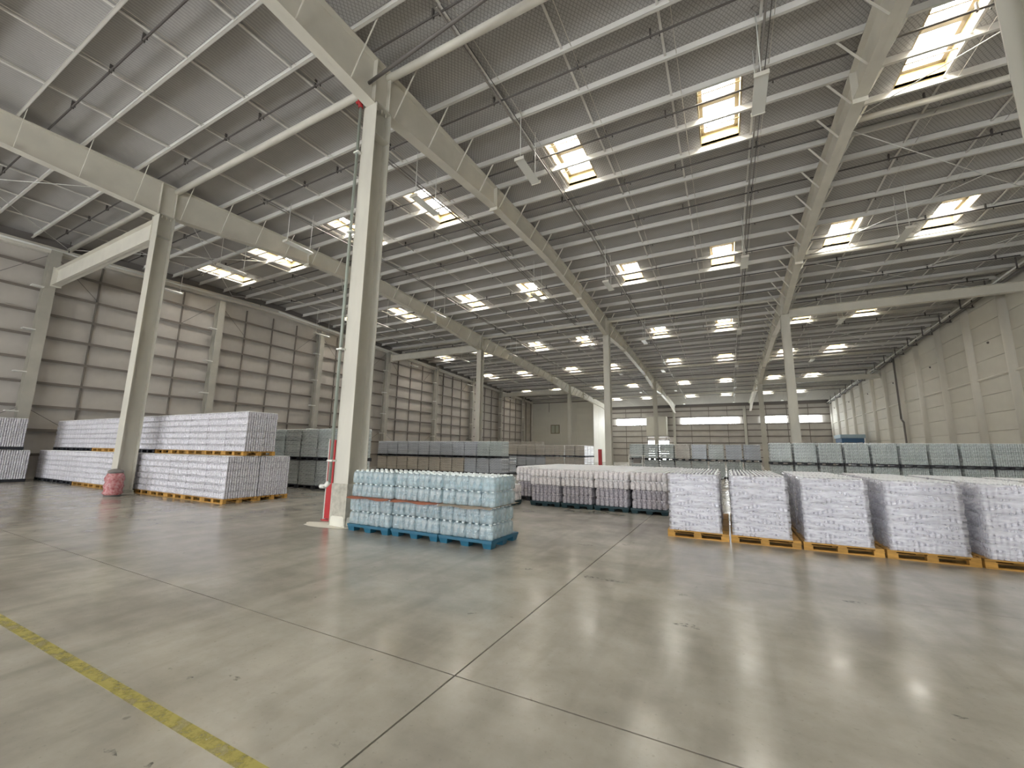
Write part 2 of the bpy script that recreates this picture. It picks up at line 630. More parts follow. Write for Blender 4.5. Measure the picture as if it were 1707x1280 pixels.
# tie tubes
for (y, x0, x1, r) in ((7.08, XL, XR, .105), (15.05, COLX[2], XR, .09), (25.05, COLX[2], XR, .09), (30.75, XL, XR, .10), (33.4, XL, COLX[0], .09),
                       (47.4, XL, XR, .09), (54.4, XL, XR, .09), (65.6, XL, XR, .09), (-10.0, XL, XR, .1), (-16.0, XL, XR, .1)):
    MB().tube((x0, y, zr(y) - .12), (x1, y, zr(y) - .12), r, 12).build('tie_tube', m_steel, ceil)
# wind bracing rods in the outer bays
for (xa, xb) in ((XL + .4, COLX[0]), (COLX[2], XR - .3)):
    yy = -1.0
    for (a, b) in ((-1.0, 7.0), (7.0, 15.0), (15.0, 25.0), (25.0, 33.4), (33.4, 47.4)):
        MB().tube((xa, a, zr(a) - .2), (xb, b, zr(b) - .2), .014, 6).build('bracing_rod', m_white, ceil)
        MB().tube((xa, b, zr(b) - .24), (xb, a, zr(a) - .24), .014, 6).build('bracing_rod', m_white, ceil)


# ------------------------------------------------------------------ rafters
def depth(y):
    d = min(abs(y - r) for r in ROWY + [-17.1, 77.4])
    return .85 + .5 * max(0, 1 - d / 6.4)


rl = ['cream steel rafter above the left column row', 'cream steel rafter above the column row beside blue pallets', 'cream steel rafter above the right column row']
yk = sorted({Y0 + .2, Y1 - .1, RIDGE, *[r + s * 6.4 for r in ROWY for s in (-1, 1)], *ROWY, -10.7, 71.0})
yk = [y for y in yk if Y0 + .1 < y < Y1]
for ci, cx in enumerate(COLX):
    t = thing('roof_rafter', rl[ci], 'beam', (cx, 0, 0), 'roof rafters')
    web, tf, bf = MB(), MB(), MB()
    for a, b in zip(yk[:-1], yk[1:]):
        ta, tb = zr(a) - .005, zr(b) - .005
        ba, bb = zr(a) - depth(a), zr(b) - depth(b)
        web.hexa([(-.008, a, ba), (.008, a, ba), (.008, b, bb), (-.008, b, bb), (-.008, a, ta), (.008, a, ta), (.008, b, tb), (-.008, b, tb)])
        for m_, z0, z1, h in ((tf, ta, tb, -.018), (bf, ba, bb, .018)):
            lo, hi = (min(0, h), max(0, h))
            m_.hexa([(-.16, a, z0 + lo), (.16, a, z0 + lo), (.16, b, z1 + lo), (-.16, b, z1 + lo), (-.16, a, z0 + hi), (.16, a, z0 + hi), (.16, b, z1 + hi), (-.16, b, z1 + hi)])
    web.build('web', m_steel, t)
    tf.build('top_flange', m_steel, t)
    bf.build('bottom_flange', m_steel, t)
    for r in ROWY:
        for yy in (r, r + .5):
            d = depth(yy)
            MB().box(-.15, .15, yy - .009, yy + .009, zr(yy) - d, zr(yy) - .02).build('stiffener', m_steel, t)
        for s in (-1, 1):
            yy = r + s * 6.4
            if yy < Y1:
                d = depth(yy)
                MB().box(-.17, .17, yy - .02, yy + .02, zr(yy) - d - .13, zr(yy) - .01).build('end_plate', m_steel, t)
    for y in purl:
        if y < -2 or y > 62:
            continue
        z1 = zr(y) + .05
        z0 = zr(y) - depth(y) + .03
        dx = .62 * (depth(y) / 1.1)
        for s in (-1, 1):
            MB().bar((s * (.16 + dx), y + .03, z1), (s * .12, y + .03, z0), .055, .012, up=(0, 1, 0)).build('fly_brace', m_steel, t)

# ------------------------------------------------------------------ columns
cl_lab = {(0, 0): 'cream steel column standing in front of the white stack at left',
          (1, 0): 'tall cream steel column behind the front jug stack',
          (2, 0): 'cream steel column cut off by the top right corner',
          (0, 1): 'cream steel column behind the long grey blue stack, second of its row',
          (1, 1): 'cream steel column in the centre with a red guard beside it',
          (2, 1): 'cream steel column rising behind the pale teal right row',
          (0, 2): 'distant cream column before the beige room wall',
          (1, 2): 'distant cream column before the hanging white enclosure',
          (2, 2): 'distant cream column just left of the big right column'}
FW, CD = .23, .52
for ri, ry in enumerate(ROWY):
    for ci, cx in enumerate(COLX):
        top = zr(ry + CD / 2) - depth(ry) + .02
        t = thing('steel_column', cl_lab[(ci, ri)], 'column', (cx, ry, 0), 'steel columns')
        MB().box(-FW, FW, 0, .022, .02, top).build('flange', m_column, t)
        MB().box(-FW, FW, CD - .022, CD, .02, top).build('flange', m_column, t)
        MB().box(-.009, .009, .022, CD - .022, .02, top).build('web', m_column, t)
        MB().box(-FW - .05, FW + .05, -.05, CD + .05, 0, .03).build('base_plate', m_column, t)
        MB().box(-FW, FW, -.0, CD, top - .03, top).build('cap_plate', m_column, t)
        for z in (top - .9,):
            MB().box(.009, FW, .022, CD - .022, z, z + .016).build('stiffener', m_column, t)
        if (ci, ri) == (1, 0):
            MB().box(-FW - .02, FW + .02, -.02, CD + .02, .03, .92).build('concrete_encasement', m_plaster, t)
            pp = MB()
            pp.lathe([(.25, .0), (.265, .04), (.255, .20), (.23, .225)], 16, 0, .2, .0, sq=.9)
            pp.build('plaster_foot', m_plasterw, t)
            sp = MB()
            for q in range(16):
                a0 = q * math.pi / 8
                sp.v.append((-.25 + .75 * math.cos(a0) * (1 + .12 * math.sin(5 * a0)), -.02 + .26 * math.sin(a0) * (1 + .15 * math.cos(3 * a0)), .004))
            sp.v.append((-.25, -.02, .02))
            for q in range(16):
                sp.face([q, (q + 1) % 16, 16])
            sp.build('cement_spill', m_plasterw, t)
        elif ri == 0:
            MB().box(-FW - .02, FW + .02, -.03, CD + .03, .03, .12).build('concrete_foot', m_plaster, t)
        for bx in (-.14, .14):
            for q in range(3):
                MB().bar((bx, .12 + .14 * q, top - .0), (bx, .12 + .14 * q, top - .14), .03, .02).build('bolt', m_steel, t)

# strut beams from outer columns to the walls
sb = [('left wall and the nearest left column', XL + .62, COLX[0] - FW, 6.72, 9.62, .85), ('left wall and the second left column', XL + .62, COLX[0] - FW, 30.4, 10.5, .62),
      ('left wall and the distant left column', XL + .62, COLX[0] - FW, 54.1, 9.75, .55), ('right column and the right wall', COLX[2] + FW, XR - .1, 30.4, 10.35, .55),
      ('distant right column and the right wall', COLX[2] + FW, XR - .1, 54.1, 9.6, .5), ('corner column and the right wall, out at the edge', COLX[2] + FW, XR - .1, 6.72, 9.62, .85)]
for (lb, x0, x1, y, z, h) in sb[:5]:
    t = thing('strut_beam', 'cream steel I-beam strut between ' + lb, 'beam', (0, y, 0), 'strut beams')
    MB().box(x0, x1, -.008, .008, z, z + h).build('web', m_steel, t)
    MB().box(x0, x1, -.15, .15, z + h - .016, z + h).build('flange', m_steel, t)
    MB().box(x0, x1, -.15, .15, z, z + .016).build('flange', m_steel, t)
    MB().box(x0 - .02, x0, -.2, .2, z - .08, z + h + .08).build('end_plate', m_steel, t)
    MB().box(x1, x1 + .012, -.2, .2, z - .08, z + h + .08).build('end_plate', m_steel, t)

# ------------------------------------------------------------------ left wall: liner panels, girts, posts, wall columns
wl = struct(MB().box(XL - .35, XL - .25, Y0 - .3, Y1 + .3, 0, 12.9).build('wall_left', m_liner))
WC = 7.88
cellw = WC / 4
girtz = [0.05, 1.2, 2.4, 3.57, 4.74, 5.9, 7.08, 8.25, 9.4, 10.6, 11.55]


def pillow(w, h, t=.03):
    m_ = MB()
    n = 4
    for j in range(n + 1):
        for i in range(n + 1):
            u, v = i / n, j / n
            m_.v.append((t * 16 * u * (1 - u) * v * (1 - v) * .6, u * w, v * h))
    for j in range(n):
        for i in range(n):
            a = j * (n + 1) + i
            m_.face([a, a + 1, a + n + 2, a + n + 1], 0, True)
    b = len(m_.v)
    m_.v += [(-.03, 0, 0), (-.03, w, 0), (-.03, w, h), (-.03, 0, h)]
    m_.face([b, b + 3, b + 2, b + 1])
    return m_


ystart = 6.56 - WC
pm = {}
for r in range(len(girtz) - 1):
    h = girtz[r + 1] - girtz[r]
    pm[r] = pillow(cellw - .012, h - .012).mesh('liner_panel', m_liner)
for r in range(1, len(girtz) - 1):
    for c in range(3, 37):
        y = ystart + c * cellw
        if y > 66:
            break
        inst('liner_panel', pm[r], wl, (XL - .2 + random.uniform(-.006, .006), y, girtz[r]))
MB().box(XL - .25, XL - .2, Y0, ystart + 3 * cellw, 0, 11.6).build('liner_sheet', m_liner, wl)
MB().box(XL - .25, XL - .2, ystart + 3 * cellw, 66, 0, 1.19).build('liner_sheet', m_liner, wl)
me = MB()
me.box(-.2, 0, 0, WC - .3, -.04, .04)
me.box(-.02, 0, 0, WC - .3, -.09, -.04)
me_g = me.mesh('girt', m_girt)
for bay in range(-1, 9):
    for z in girtz[1:-1]:
        if ystart + bay * WC + .2 > 60 and bay >= 8:
            continue
        inst('girt', me_g, wl, (XL, ystart + bay * WC + .15, z))
for c in range(1, 37):
    if c % 4 == 0:
        continue
    y = ystart + c * cellw
    if y < 66:
        MB().box(XL - .19, XL - .11, y - .035, y + .035, .05, 11.5).build('wall_post', m_girt, wl)
# wall columns with brackets
for n, c in enumerate(range(0, 9)):
    y = ystart + c * WC
    cxx = XL
    col = MB()
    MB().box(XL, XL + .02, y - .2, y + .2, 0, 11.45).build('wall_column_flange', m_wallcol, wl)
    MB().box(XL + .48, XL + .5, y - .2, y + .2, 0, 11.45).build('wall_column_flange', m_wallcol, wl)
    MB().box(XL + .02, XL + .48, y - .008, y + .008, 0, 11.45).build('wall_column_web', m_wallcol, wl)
    for z in (3.2, 5.1, 7.2, 9.4):
        MB().box(XL + .3, XL + .62, y - .62, y - .2, z, z + .05).build('bracket', m_white, wl)
    for s in (-1, 1):
        MB().tube((XL + .05, y + s * .2, 11.2), (XL + .05, y + s * 2.0, 9.4), .012, 5).build('wall_brace_rod', m_dkgrey, wl)
        MB().tube((XL + .05, y + s * .2, 3.4), (XL + .05, y + s * 2.0, 2.2), .012, 5).build('wall_brace_rod', m_dkgrey, wl)
# beam and pipe along the top of the left wall
for (a, b) in ((Y0, RIDGE), (RIDGE, 66.0)):
    bm_ = MB()
    bm_.hexa([(XL - .15, a, zr(a) - .55), (XL + .12, a, zr(a) - .55), (XL + .12, b, zr(b) - .55), (XL - .15, b, zr(b) - .55),
              (XL - .15, a, zr(a) - .2), (XL + .12, a, zr(a) - .2), (XL + .12, b, zr(b) - .2), (XL - .15, b, zr(b) - .2)])
    bm_.build('top_beam', m_steel, wl)
    MB().hexa([(XL - .2, a, zr(a) - .2), (XL - .1, a, zr(a) - .2), (XL - .1, b, zr(b) - .2), (XL - .2, b, zr(b) - .2),
               (XL - .2, a, zr(a) + .3), (XL - .1, a, zr(a) + .3), (XL - .1, b, zr(b) + .3), (XL - .2, b, zr(b) + .3)]).build('gable_sheet', m_dkgrey, wl)
t = thing('wall_pipe', 'white pipe run hung under the roof along the left wall', 'pipe')
for (a, b) in ((-3, RIDGE), (RIDGE, 65)):
    MB().tube((XL + .35, a, zr(a) - .42), (XL + .35, b, zr(b) - .42), .06, 8).build('pipe_length', m_white, t)
for y in range(2, 62, 5):
    MB().tube((XL + .35, y, zr(y) - .42), (XL + .35, y, zr(y) + .25), .02, 6).build('pipe_hanger', m_dark, t)

# ------------------------------------------------------------------ right wall: panels, battens, ridge
wr = struct(MB().box(XR + .22, XR + .35, Y0 - .3, Y1 + .3, 0, 12.9).build('wall_right', m_rwall))
bw = 4.05
yb0 = 77.2 - 24 * bw
rows = [0, 1.1, 2.2, 3.3, 4.4, 5.5, 6.55, 7.65, 8.75, 9.85, 10.95, 12.3]
pmesh = {}
for r in range(len(rows) - 1):
    h = rows[r + 1] - rows[r]
    m_ = MB()
    tk = .012
    m_.hexa([(.2, .0, 0), (.2, bw, 0), (0, bw - .01, .012), (0, .01, .012), (.2, 0, h), (.2, bw, h), (0, bw - .01, h - .012), (0, .01, h - .012)])
    pmesh[r] = m_.mesh('wall_panel', m_rwall)
    for c in range(7, 24):
        inst('wall_panel', pmesh[r], wr, (XR, yb0 + c * bw, rows[r]))
MB().box(XR + .02, XR + .2, Y0, yb0 + 7 * bw, 0, 12.3).build('wall_sheet', m_rwall, wr)
bat = MB()
pr = [(.0, -.34), (-.06, -.30), (-.17, -.20), (-.23, -.10), (-.245, 0), (-.23, .10), (-.17, .20), (-.06, .30), (0, .34)]
for z in (0, 12.3):
    for (x, y) in pr:
        bat.v.append((x, y, z))
n = len(pr)
for i in range(n - 1):
    bat.face([i + 1, i, n + i, n + i + 1], 0, True)
bat.face(list(range(n)))
bat.face([n + i for i in range(n)][::-1])
me_b = bat.mesh('wall_batten', m_rwall2)
for c in range(7, 25):
    inst('wall_batten', me_b, wr, (XR, yb0 + c * bw, 0))
rid = MB()
rid.hexa([(.02, .26, -.10), (.02, bw - .26, -.10), (-.10, bw - .26, -.02), (-.10, .26, -.02), (.02, .26, .12), (.02, bw - .26, .12), (-.10, bw - .26, .03), (-.10, .26, .03)])
me_r = rid.mesh('wall_ledge', m_rwall2)
for c in range(7, 24):
    inst('wall_ledge', me_r, wr, (XR, yb0 + c * bw, 6.5))
for c in range(9, 24, 2):
    o = MB().lathe([(.07, 0), (.07, .05), (.04, .08)], 8).build('wall_sensor', m_dkgrey, wr, (XR - .0, yb0 + c * bw + 2, 8.6))
    o.rotation_euler = (0, -math.pi / 2, 0)
# pipes and brackets under the roof edge on the right
t = thing('pipe_rack', 'dark pipes on brackets under the roof edge along the right wall', 'pipe')
for (a, b) in ((0, RIDGE), (RIDGE, 77)):
    MB().tube((XR - .35, a, zr(a) - .55), (XR - .35, b, zr(b) - .55), .07, 8).build('pipe_length', m_dkgrey, t)
    MB().tube((XR - .55, a, zr(a) - .42), (XR - .55, b, zr(b) - .42), .045, 8).build('pipe_length', m_white, t)
    MB().tube((XR - .18, a, zr(a) - .38), (XR - .18, b, zr(b) - .38), .05, 8).build('pipe_length', m_dkgrey, t)
for y in purl:
    if y < 20 or int((y + .1) / PITCH) % 2:
        continue
    z = zr(y)
    f_ = MB()
    f_.bar((XR - .65, y, z + .1), (XR - .65, y, z - .62), .05, .05)
    f_.bar((XR - .12, y, z + .1), (XR - .12, y, z - .62), .05, .05)
    f_.bar((XR - .70, y, z - .62), (XR - .05, y, z - .62), .05, .05)
    f_.build('bracket', m_dark, t)
t = thing('downpipe', 'dark vertical downpipe with an offset bend on the right wall', 'pipe', (XR - .36, 48.9, 0))
MB().tube((0, 0, 10.6), (0, 0, 5.0), .075, 8).build('upper_pipe', m_dkgrey, t)
MB().tube((0, 0, 5.0), (0, -.45, 4.7), .075, 8).build('offset_bend', m_dkgrey, t)
MB().tube((0, -.45, 4.7), (0, -.45, .0), .075, 8).build('lower_pipe', m_dkgrey, t)
t = thing('roof_unit', 'pale blue metal cabinet standing on the far right stack', 'cabinet', (XR - 2.0, 60.0, 3.3))
MB().box(-1.0, 1.2, -1.6, 1.6, .35, .75).build('housing', m_bluebox, t)
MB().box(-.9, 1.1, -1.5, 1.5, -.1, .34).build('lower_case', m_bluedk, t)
for (x_, y_) in ((-.8, -1.4), (1.0, -1.4), (-.8, 1.4), (1.0, 1.4)):
    MB().box(x_ - .06, x_ + .06, y_ - .06, y_ + .06, -3.3, -.1).build('leg', m_bluedk, t)

# ------------------------------------------------------------------ far wall with strip windows, and the beige room
wf = struct(MB().box(XL - .3, XR + .3, Y1 + .14, Y1 + .24, 0, 12.0).build('wall_far', m_liner))
wins = [(-18.0, -12.4, 6.55, 7.9), (-6.7, 1.95, 6.7, 7.85), (5.45, 8.7, 6.7, 7.85), (10.1, 13.0, 6.7, 7.85)]
gz_ = [0, 1.2, 2.4, 3.5, 4.6, 5.6, 6.6, 7.95, 9.0, 9.7]
pxs = [-19.2 + 2.8 * i for i in range(13)]
for i in range(12):
    for j in range(len(gz_) - 1):
        if abs(gz_[j] - 6.6) < .01 and any(a - 1.5 < (pxs[i] + pxs[i + 1]) / 2 < b + 1.5 for a, b, _, _ in wins):
            continue
        MB().box(pxs[i] + .01, min(pxs[i + 1], XR) - .01, Y1 + .06, Y1 + .12, gz_[j] + .01, gz_[j + 1] - .01).build('liner_panel', m_liner, wf)
for z in gz_[1:]:
    MB().box(-19.2, XR, Y1 - .12, Y1 + .05, z - .08, z + .08).build('girt', m_girt, wf)
for x in pxs[1:-1]:
    MB().box(x - .04, x + .04, Y1 - .0, Y1 + .06, 0, 9.9).build('wall_post', m_girt, wf)
for x in (-7.95, 2.95):
    MB().box(x - .2, x + .2, Y1 - .5, Y1 - .08, 0, 9.3).build('wall_column', m_column, wf)
MB().box(-19.2, XR, Y1 - .06, Y1 + .1, 9.75, 10.5).build('gable_sheet', m_dkgrey, wf)
for (a, b, z0, z1) in wins:
    wn += 1
    f_ = MB()
    f_.box(a, b, Y1 - .10, Y1 - .04, z0, z0 + .06)
    f_.box(a, b, Y1 - .10, Y1 - .04, z1 - .06, z1)
    w = struct(f_.build('window_%d' % wn, m_white))
    np_ = max(2, round((b - a) / 1.44))
    for q in range(np_):
        x0 = a + (b - a) * q / np_
        x1 = a + (b - a) * (q + 1) / np_
        MB().box(x0 + .03, x1 - .03, Y1 - .08, Y1 - .065, z0 + .06, z1 - .06).build('pane', m_win, w)
        MB().box(x0 - .03, x0 + .03, Y1 - .10, Y1 - .04, z0, z1).build('mullion', m_white, w)
    MB().box(a, b, Y1 - .10, Y1 - .085, z0 + .32, z0 + .36).build('transom', m_dkgrey, w)
t = thing('hanging_enclosure', 'cream box enclosure raised high on the far wall between strip windows', 'enclosure', (-10.7, Y1 - 1.1, 0))
MB().box(-1.75, 1.65, -.9, 1.0, 4.6, 8.0).build('housing', m_room, t)
MB().box(-1.9, 1.8, -1.0, 1.0, 4.45, 4.58).build('ledge', m_girt, t)
for s in (-1.6, 1.5):
    MB().box(s - .05, s + .05, -.85, -.75, 0, 4.45).build('leg', m_girt, t)
d = struct(MB().box(-12.5, -9.0, Y1 - .12, Y1 - .07, .05, 3.85).build('door_5', m_win))
f_ = MB()
f_.box(-12.65, -12.5, Y1 - .2, Y1 - .06, 0, 4.0)
f_.box(-9.0, -8.85, Y1 - .2, Y1 - .06, 0, 4.0)
f_.box(-12.65, -8.85, Y1 - .2, Y1 - .06, 3.85, 4.05)
f_.box(-10.82, -10.68, Y1 - .2, Y1 - .125, 0.05, 3.85)
f_.build('door_frame', m_dkgrey, d)

# beige room in the far left corner
rm = struct(MB().box(XL, -19.32, 66.12, 66.2, 0, 11.5).build('wall_room', m_room))
nr = 10
for i in range(4):
    for j in range(nr):
        x0 = XL + i * 2.74
        MB().box(x0 + .006, x0 + 2.734, 66.02, 66.12, j * 1.0 + .006, j * 1.0 + .994).build('room_panel', m_room, rm)
MB().box(XL, -19.2, 66.0, 66.1, 10.0, 10.15).build('room_cap', m_girt, rm)
for i in range(4):
    MB().box(-19.3, -19.2, 66.0 + i * 2.87, 66.0 + i * 2.87 + 2.85, 0, 10.0).build('room_side_panel', m_room, rm)
MB().box(XL + 3.2, XL + 3.26, 65.94, 66.0, 8.4, 10.0).build('conduit', m_dkgrey, rm)
wn += 1
w = struct(MB().box(-26.75, -25.15, 65.93, 66.01, 4.7, 6.2).build('window_%d' % wn, m_oframe))
MB().box(-26.62, -26.02, 65.90, 65.94, 4.82, 6.08).build('pane', m_glass, w)
MB().box(-25.88, -25.28, 65.90, 65.94, 4.82, 6.08).build('pane', m_glass, w)

# near wall behind the camera, with open dock doors
wb = struct(MB().box(XL - .3, XR + .3, Y0 - .24, Y0 - .14, 0, 12.0).build('wall_near', m_liner))
for i, (a, b) in enumerate(((-27, -22), (-17.5, -12.5), (-6, -1), (5.2, 10.2))):
    d = struct(MB().box(a, b, Y0 - .13, Y0 - .08, .05, 4.8).build('door_%d' % (i + 1), m_doorlight))
    f_ = MB()
    f_.box(a - .15, a, Y0 - .13, Y0, 0, 5.0)
    f_.box(b, b + .15, Y0 - .13, Y0, 0, 5.0)
    f_.box(a - .15, b + .15, Y0 - .13, Y0, 4.8, 5.1)
    f_.build('door_frame', m_dkgrey, d)

# ------------------------------------------------------------------ services under the roof
t = thing('sprinkler_system', 'dark sprinkler pipes running under the roof insulation between the purlins', 'pipework')
spy = [3.45 + 2.93 * k_ for k_ in range(-2, 5)] + [18.2, 20.7] + [23.5 + 2.95 * k_ for k_ in range(0, 16)]
hd = MB().lathe([(.02, 0), (.02, .03), (.012, .04), (.012, .08), (.03, .085)], 6).mesh('sprinkler_head', m_dark)
bk = MB().box(-.02, .02, -.035, .035, -.045, .20).mesh('pipe_clip', m_dark)
for y in spy:
    z = zr(y) + .03
    bp = MB().tube((XL + .5, 0, 0), (XR - .5, 0, 0), .028, 6).build('branch_pipe', m_dark, t, (0, y, z))
    if y < 40:
        for i in range(4):
            for off in (2.1, 4.75, 6.65, 9.3):
                x = BX[i] + off
                inst('pipe_clip', bk, bp, (x, 0, 0))
                inst('sprinkler_head', hd, bp, (x + .22, 0, -.10))
# riser beside the front column
MB().tube((-8.02, 6.45, 11.1), (-3.0, 6.25, 11.55), .045, 8).build('main_pipe', m_dkgrey, t)
t = thing('sprinkler_riser', 'grey green riser pipe strapped to the front column with red valves', 'pipe', (-8.0, 6.49, 0))
MB().tube((0, 0, .93), (0, 0, 10.55), .036, 10).build('pipe', m_pipegreen, t)
MB().tube((0, 0, .95), (-.06, -.05, .85), .05, 10).build('elbow', m_white, t)
MB().tube((-.06, -.05, .85), (-.2, -.06, .85), .05, 10).build('drain_fitting', m_white, t)
v = MB().tube((0, 0, 10.55), (-.03, -.03, 10.85), .06, 8)
v.tube((-.12, -.03, 10.72), (.1, -.03, 10.72), .045, 8)
v.build('valve', m_red, t)
v = MB().tube((-.03, -.03, 10.9), (-.03, -.03, 11.2), .07, 8)
v.tube((-.16, -.05, 11.05), (.1, -.05, 11.05), .05, 8)
v.tube((-.03, -.18, 11.05), (-.03, .05, 11.05), .05, 8)
v.build('valve', m_red, t)
for z in (1.4, 4.0, 7.0, 9.2):
    MB().box(-.07, .1, -.06, .06, z, z + .04).build('pipe_strap', m_white, t)

# cable trays along the roof
for i, (x, a, b) in enumerate(((1.44, 6.2, 70), (-5.36, 6.2, 70), (-10.3, 9, 65), (-16.76, 9, 65))):
    t = thing('cable_tray', 'thin dark cable trunking beside the %s line of roof lights' % ('second right', 'third right', 'fourth right', 'fifth right')[i], 'cable tray')
    for (p_, q_) in ((a, RIDGE), (RIDGE, b)):
        MB().bar((x, p_, zr(p_) - .05), (x, q_, zr(q_) - .05), .05, .035).build('tray_length', m_sag2, t)
        MB().tube((x + .12, p_, zr(p_) - .03), (x + .12, q_, zr(q_) - .03), .012, 5).build('cable', m_dark, t)

# hanging linear lights (switched off)
lx = [(-27.9, 'far left'), (-21.6, 'left'), (-16.4, 'middle left'), (-9.25, 'middle'), (-5.1, 'centre'), (1.27, 'right'), (6.9, 'far right')]
ly = [(10.65, 'nearest'), (20.8, 'second'), (31.6, 'third'), (42.0, 'fourth'), (53.0, 'fifth'), (64.0, 'farthest')]
lm = MB()
lm.hexa([(-.15, -.63, 0), (.15, -.63, 0), (.15, .63, 0), (-.15, .63, 0), (-.10, -.63, .07), (.10, -.63, .07), (.10, .63, .07), (-.10, .63, .07)])
me_body = lm.mesh('housing', m_white)
me_end = MB().box(-.16, .16, -.012, .012, -.02, .085).mesh('end_cap', m_steel)
for (y, yn) in ly:
    for (x, xn) in lx:
        if y > 60 and x < -18:
            continue
        z = 10.5 - (.04 * max(0, y - 21))
        t = thing('hanging_light', 'unlit white linear light hung under the roof, %s row, %s line' % (yn, xn), 'light', (x, y, z), 'hanging linear lights')
        inst('housing', me_body, t)
        for s in (-1, 1):
            inst('end_cap', me_end, t, (0, s * .64, 0))
            yy = y + s * .55
            MB().tube((0, s * .55, .08), (0, s * .55, zr(yy) + PH - z), .014, 5).build('hanger_rod', m_white, t)

# ------------------------------------------------------------------ pallets
PW, PD, PHH = 1.13, 1.02, .14


def wood_pallet_meshes(w, d):
    blk = MB().box(-.07, .07, -.05, .05, .022, .1).mesh('block', [m_wood])
    top = MB().box(-w / 2, w / 2, -.05, .05, .118, .14).mesh('deck_board', m_wood)
    crs = MB().box(-.06, .06, -d / 2, d / 2, .1, .118).mesh('stringer_board', m_wood)
    bot = MB().box(-w / 2, w / 2, -.05, .05, 0, .022).mesh('bottom_board', m_wood)
    return blk, top, crs, bot


def plastic_pallet_meshes(w, d, m_):
    deck = MB()
    deck.box(-w / 2, w / 2, -d / 2, d / 2, .105, .14)
    deck.box(-w / 2 + .01, w / 2 - .01, -d / 2 + .01, d / 2 - .01, .085, .105)
    ft = MB()
    a, b = .095, .075
    ft.hexa([(-b, -b, 0), (b, -b, 0), (b, b, 0), (-b, b, 0), (-a, -a, .086), (a, -a, .086), (a, a, .086), (-a, a, .086)])
    return deck.mesh('deck', m_), ft.mesh('foot', m_)


WP = wood_pallet_meshes(PW, PD)
BP = plastic_pallet_meshes(1.15, 1.03, m_blue)
TP = plastic_pallet_meshes(1.02, 1.0, m_teal)


def simple_pallet(w, d, m_):
    p = MB()
    p.box(-w / 2, w / 2, -d / 2, d / 2, .105, .14)
    for x in (-1, 0, 1):
        p.box(x * (w / 2 - .07) - .07, x * (w / 2 - .07) + .07, -d / 2, d / 2, .02, .105)
    p.box(-w / 2, w / 2, -d / 2, -d / 2 + .1, 0, .02)
    p.box(-w / 2, w / 2, d / 2 - .1, d / 2, 0, .02)
    return p.mesh('pallet', m_)


SPB = simple_pallet(1.06, 1.04, m_black)
SPW = simple_pallet(1.13, 1.02, m_wood)


def wood_pallet(loc, label, group, rz=0):
    t = thing('wooden_pallet', label, 'pallet', loc, group, rz)
    blk, top, crs, bot = WP
    for y in (-.46, 0, .46):
        for x in (-.495, 0, .495):
            inst('block', blk, t, (x, y, 0))
        inst('bottom_board', bot, t, (0, y, 0))
    for x in (-.505, 0, .505):
        inst('stringer_board', crs, t, (x, 0, 0))
    for k_ in range(7):
        inst('deck_board', top, t, (0, -.46 + k_ * .92 / 6, 0))
    return t


def plastic_pallet(ms, w, d, loc, label, group, rz=0):
    t = thing('plastic_pallet', label, 'pallet', loc, group, rz)
    inst('deck', ms[0], t)
    for x in (-1, 0, 1):
        for y in (-1, 0, 1):
            inst('foot', ms[1], t, (x * (w / 2 - .105), y * (d / 2 - .105), 0))
    return t


# ------------------------------------------------------------------ bottle layers
def bottle_prof(r, h, ck=.40):
    return [(.86 * r, 0), (r, .05 * h), (r, .34 * h), (.9 * r, .40 * h), (r, .46 * h), (.97 * r, .66 * h), (.62 * r, .82 * h), (ck * .9 * r, .88 * h), (ck * r, .885 * h), (ck * r, .985 * h)]


def layer_mesh(w, d, h, nx, ny, mats, full=False, seg=8, jit=0.0, seam=0, ck=.40):
    m_ = MB()
    px, py = w / nx, d / ny
    r = min(px, py) / 2 * .985
    rn = random.Random(nx * 100 + ny)
    for i in range(nx):
        for j in range(ny):
            if not full and 0 < i < nx - 1 and 0 < j < ny - 1:
                continue
            x = -w / 2 + px * (i + .5) + rn.uniform(-jit, jit)
            y = -d / 2 + py * (j + .5) + rn.uniform(-jit, jit)
            m_.lathe(bottle_prof(r, h, ck), seg, x, y, 0, [0] * 8 + [1, 1])
    if seam:
        for i in range(seam, nx, seam):
            x = -w / 2 + px * i
            for y in (-d / 2 - .002, d / 2 - .004):
                m_.box(x - .007, x + .007, y, y + .006, .012, h * .8, 1)
        for j in range(seam, ny, seam):
            y = -d / 2 + py * j
            for x in (-w / 2 - .002, w / 2 - .004):
                m_.box(x, x + .006, y - .007, y + .007, .012, h * .8, 1)
    # added filler box inside the layer, covers dark gaps between the bottles
    m_.box(-w / 2 + px * .6, w / 2 - px * .6, -d / 2 + py * .6, d / 2 - py * .6, .01, h * (.7 if full else .97))
    return m_.mesh('bottle_layer', mats)


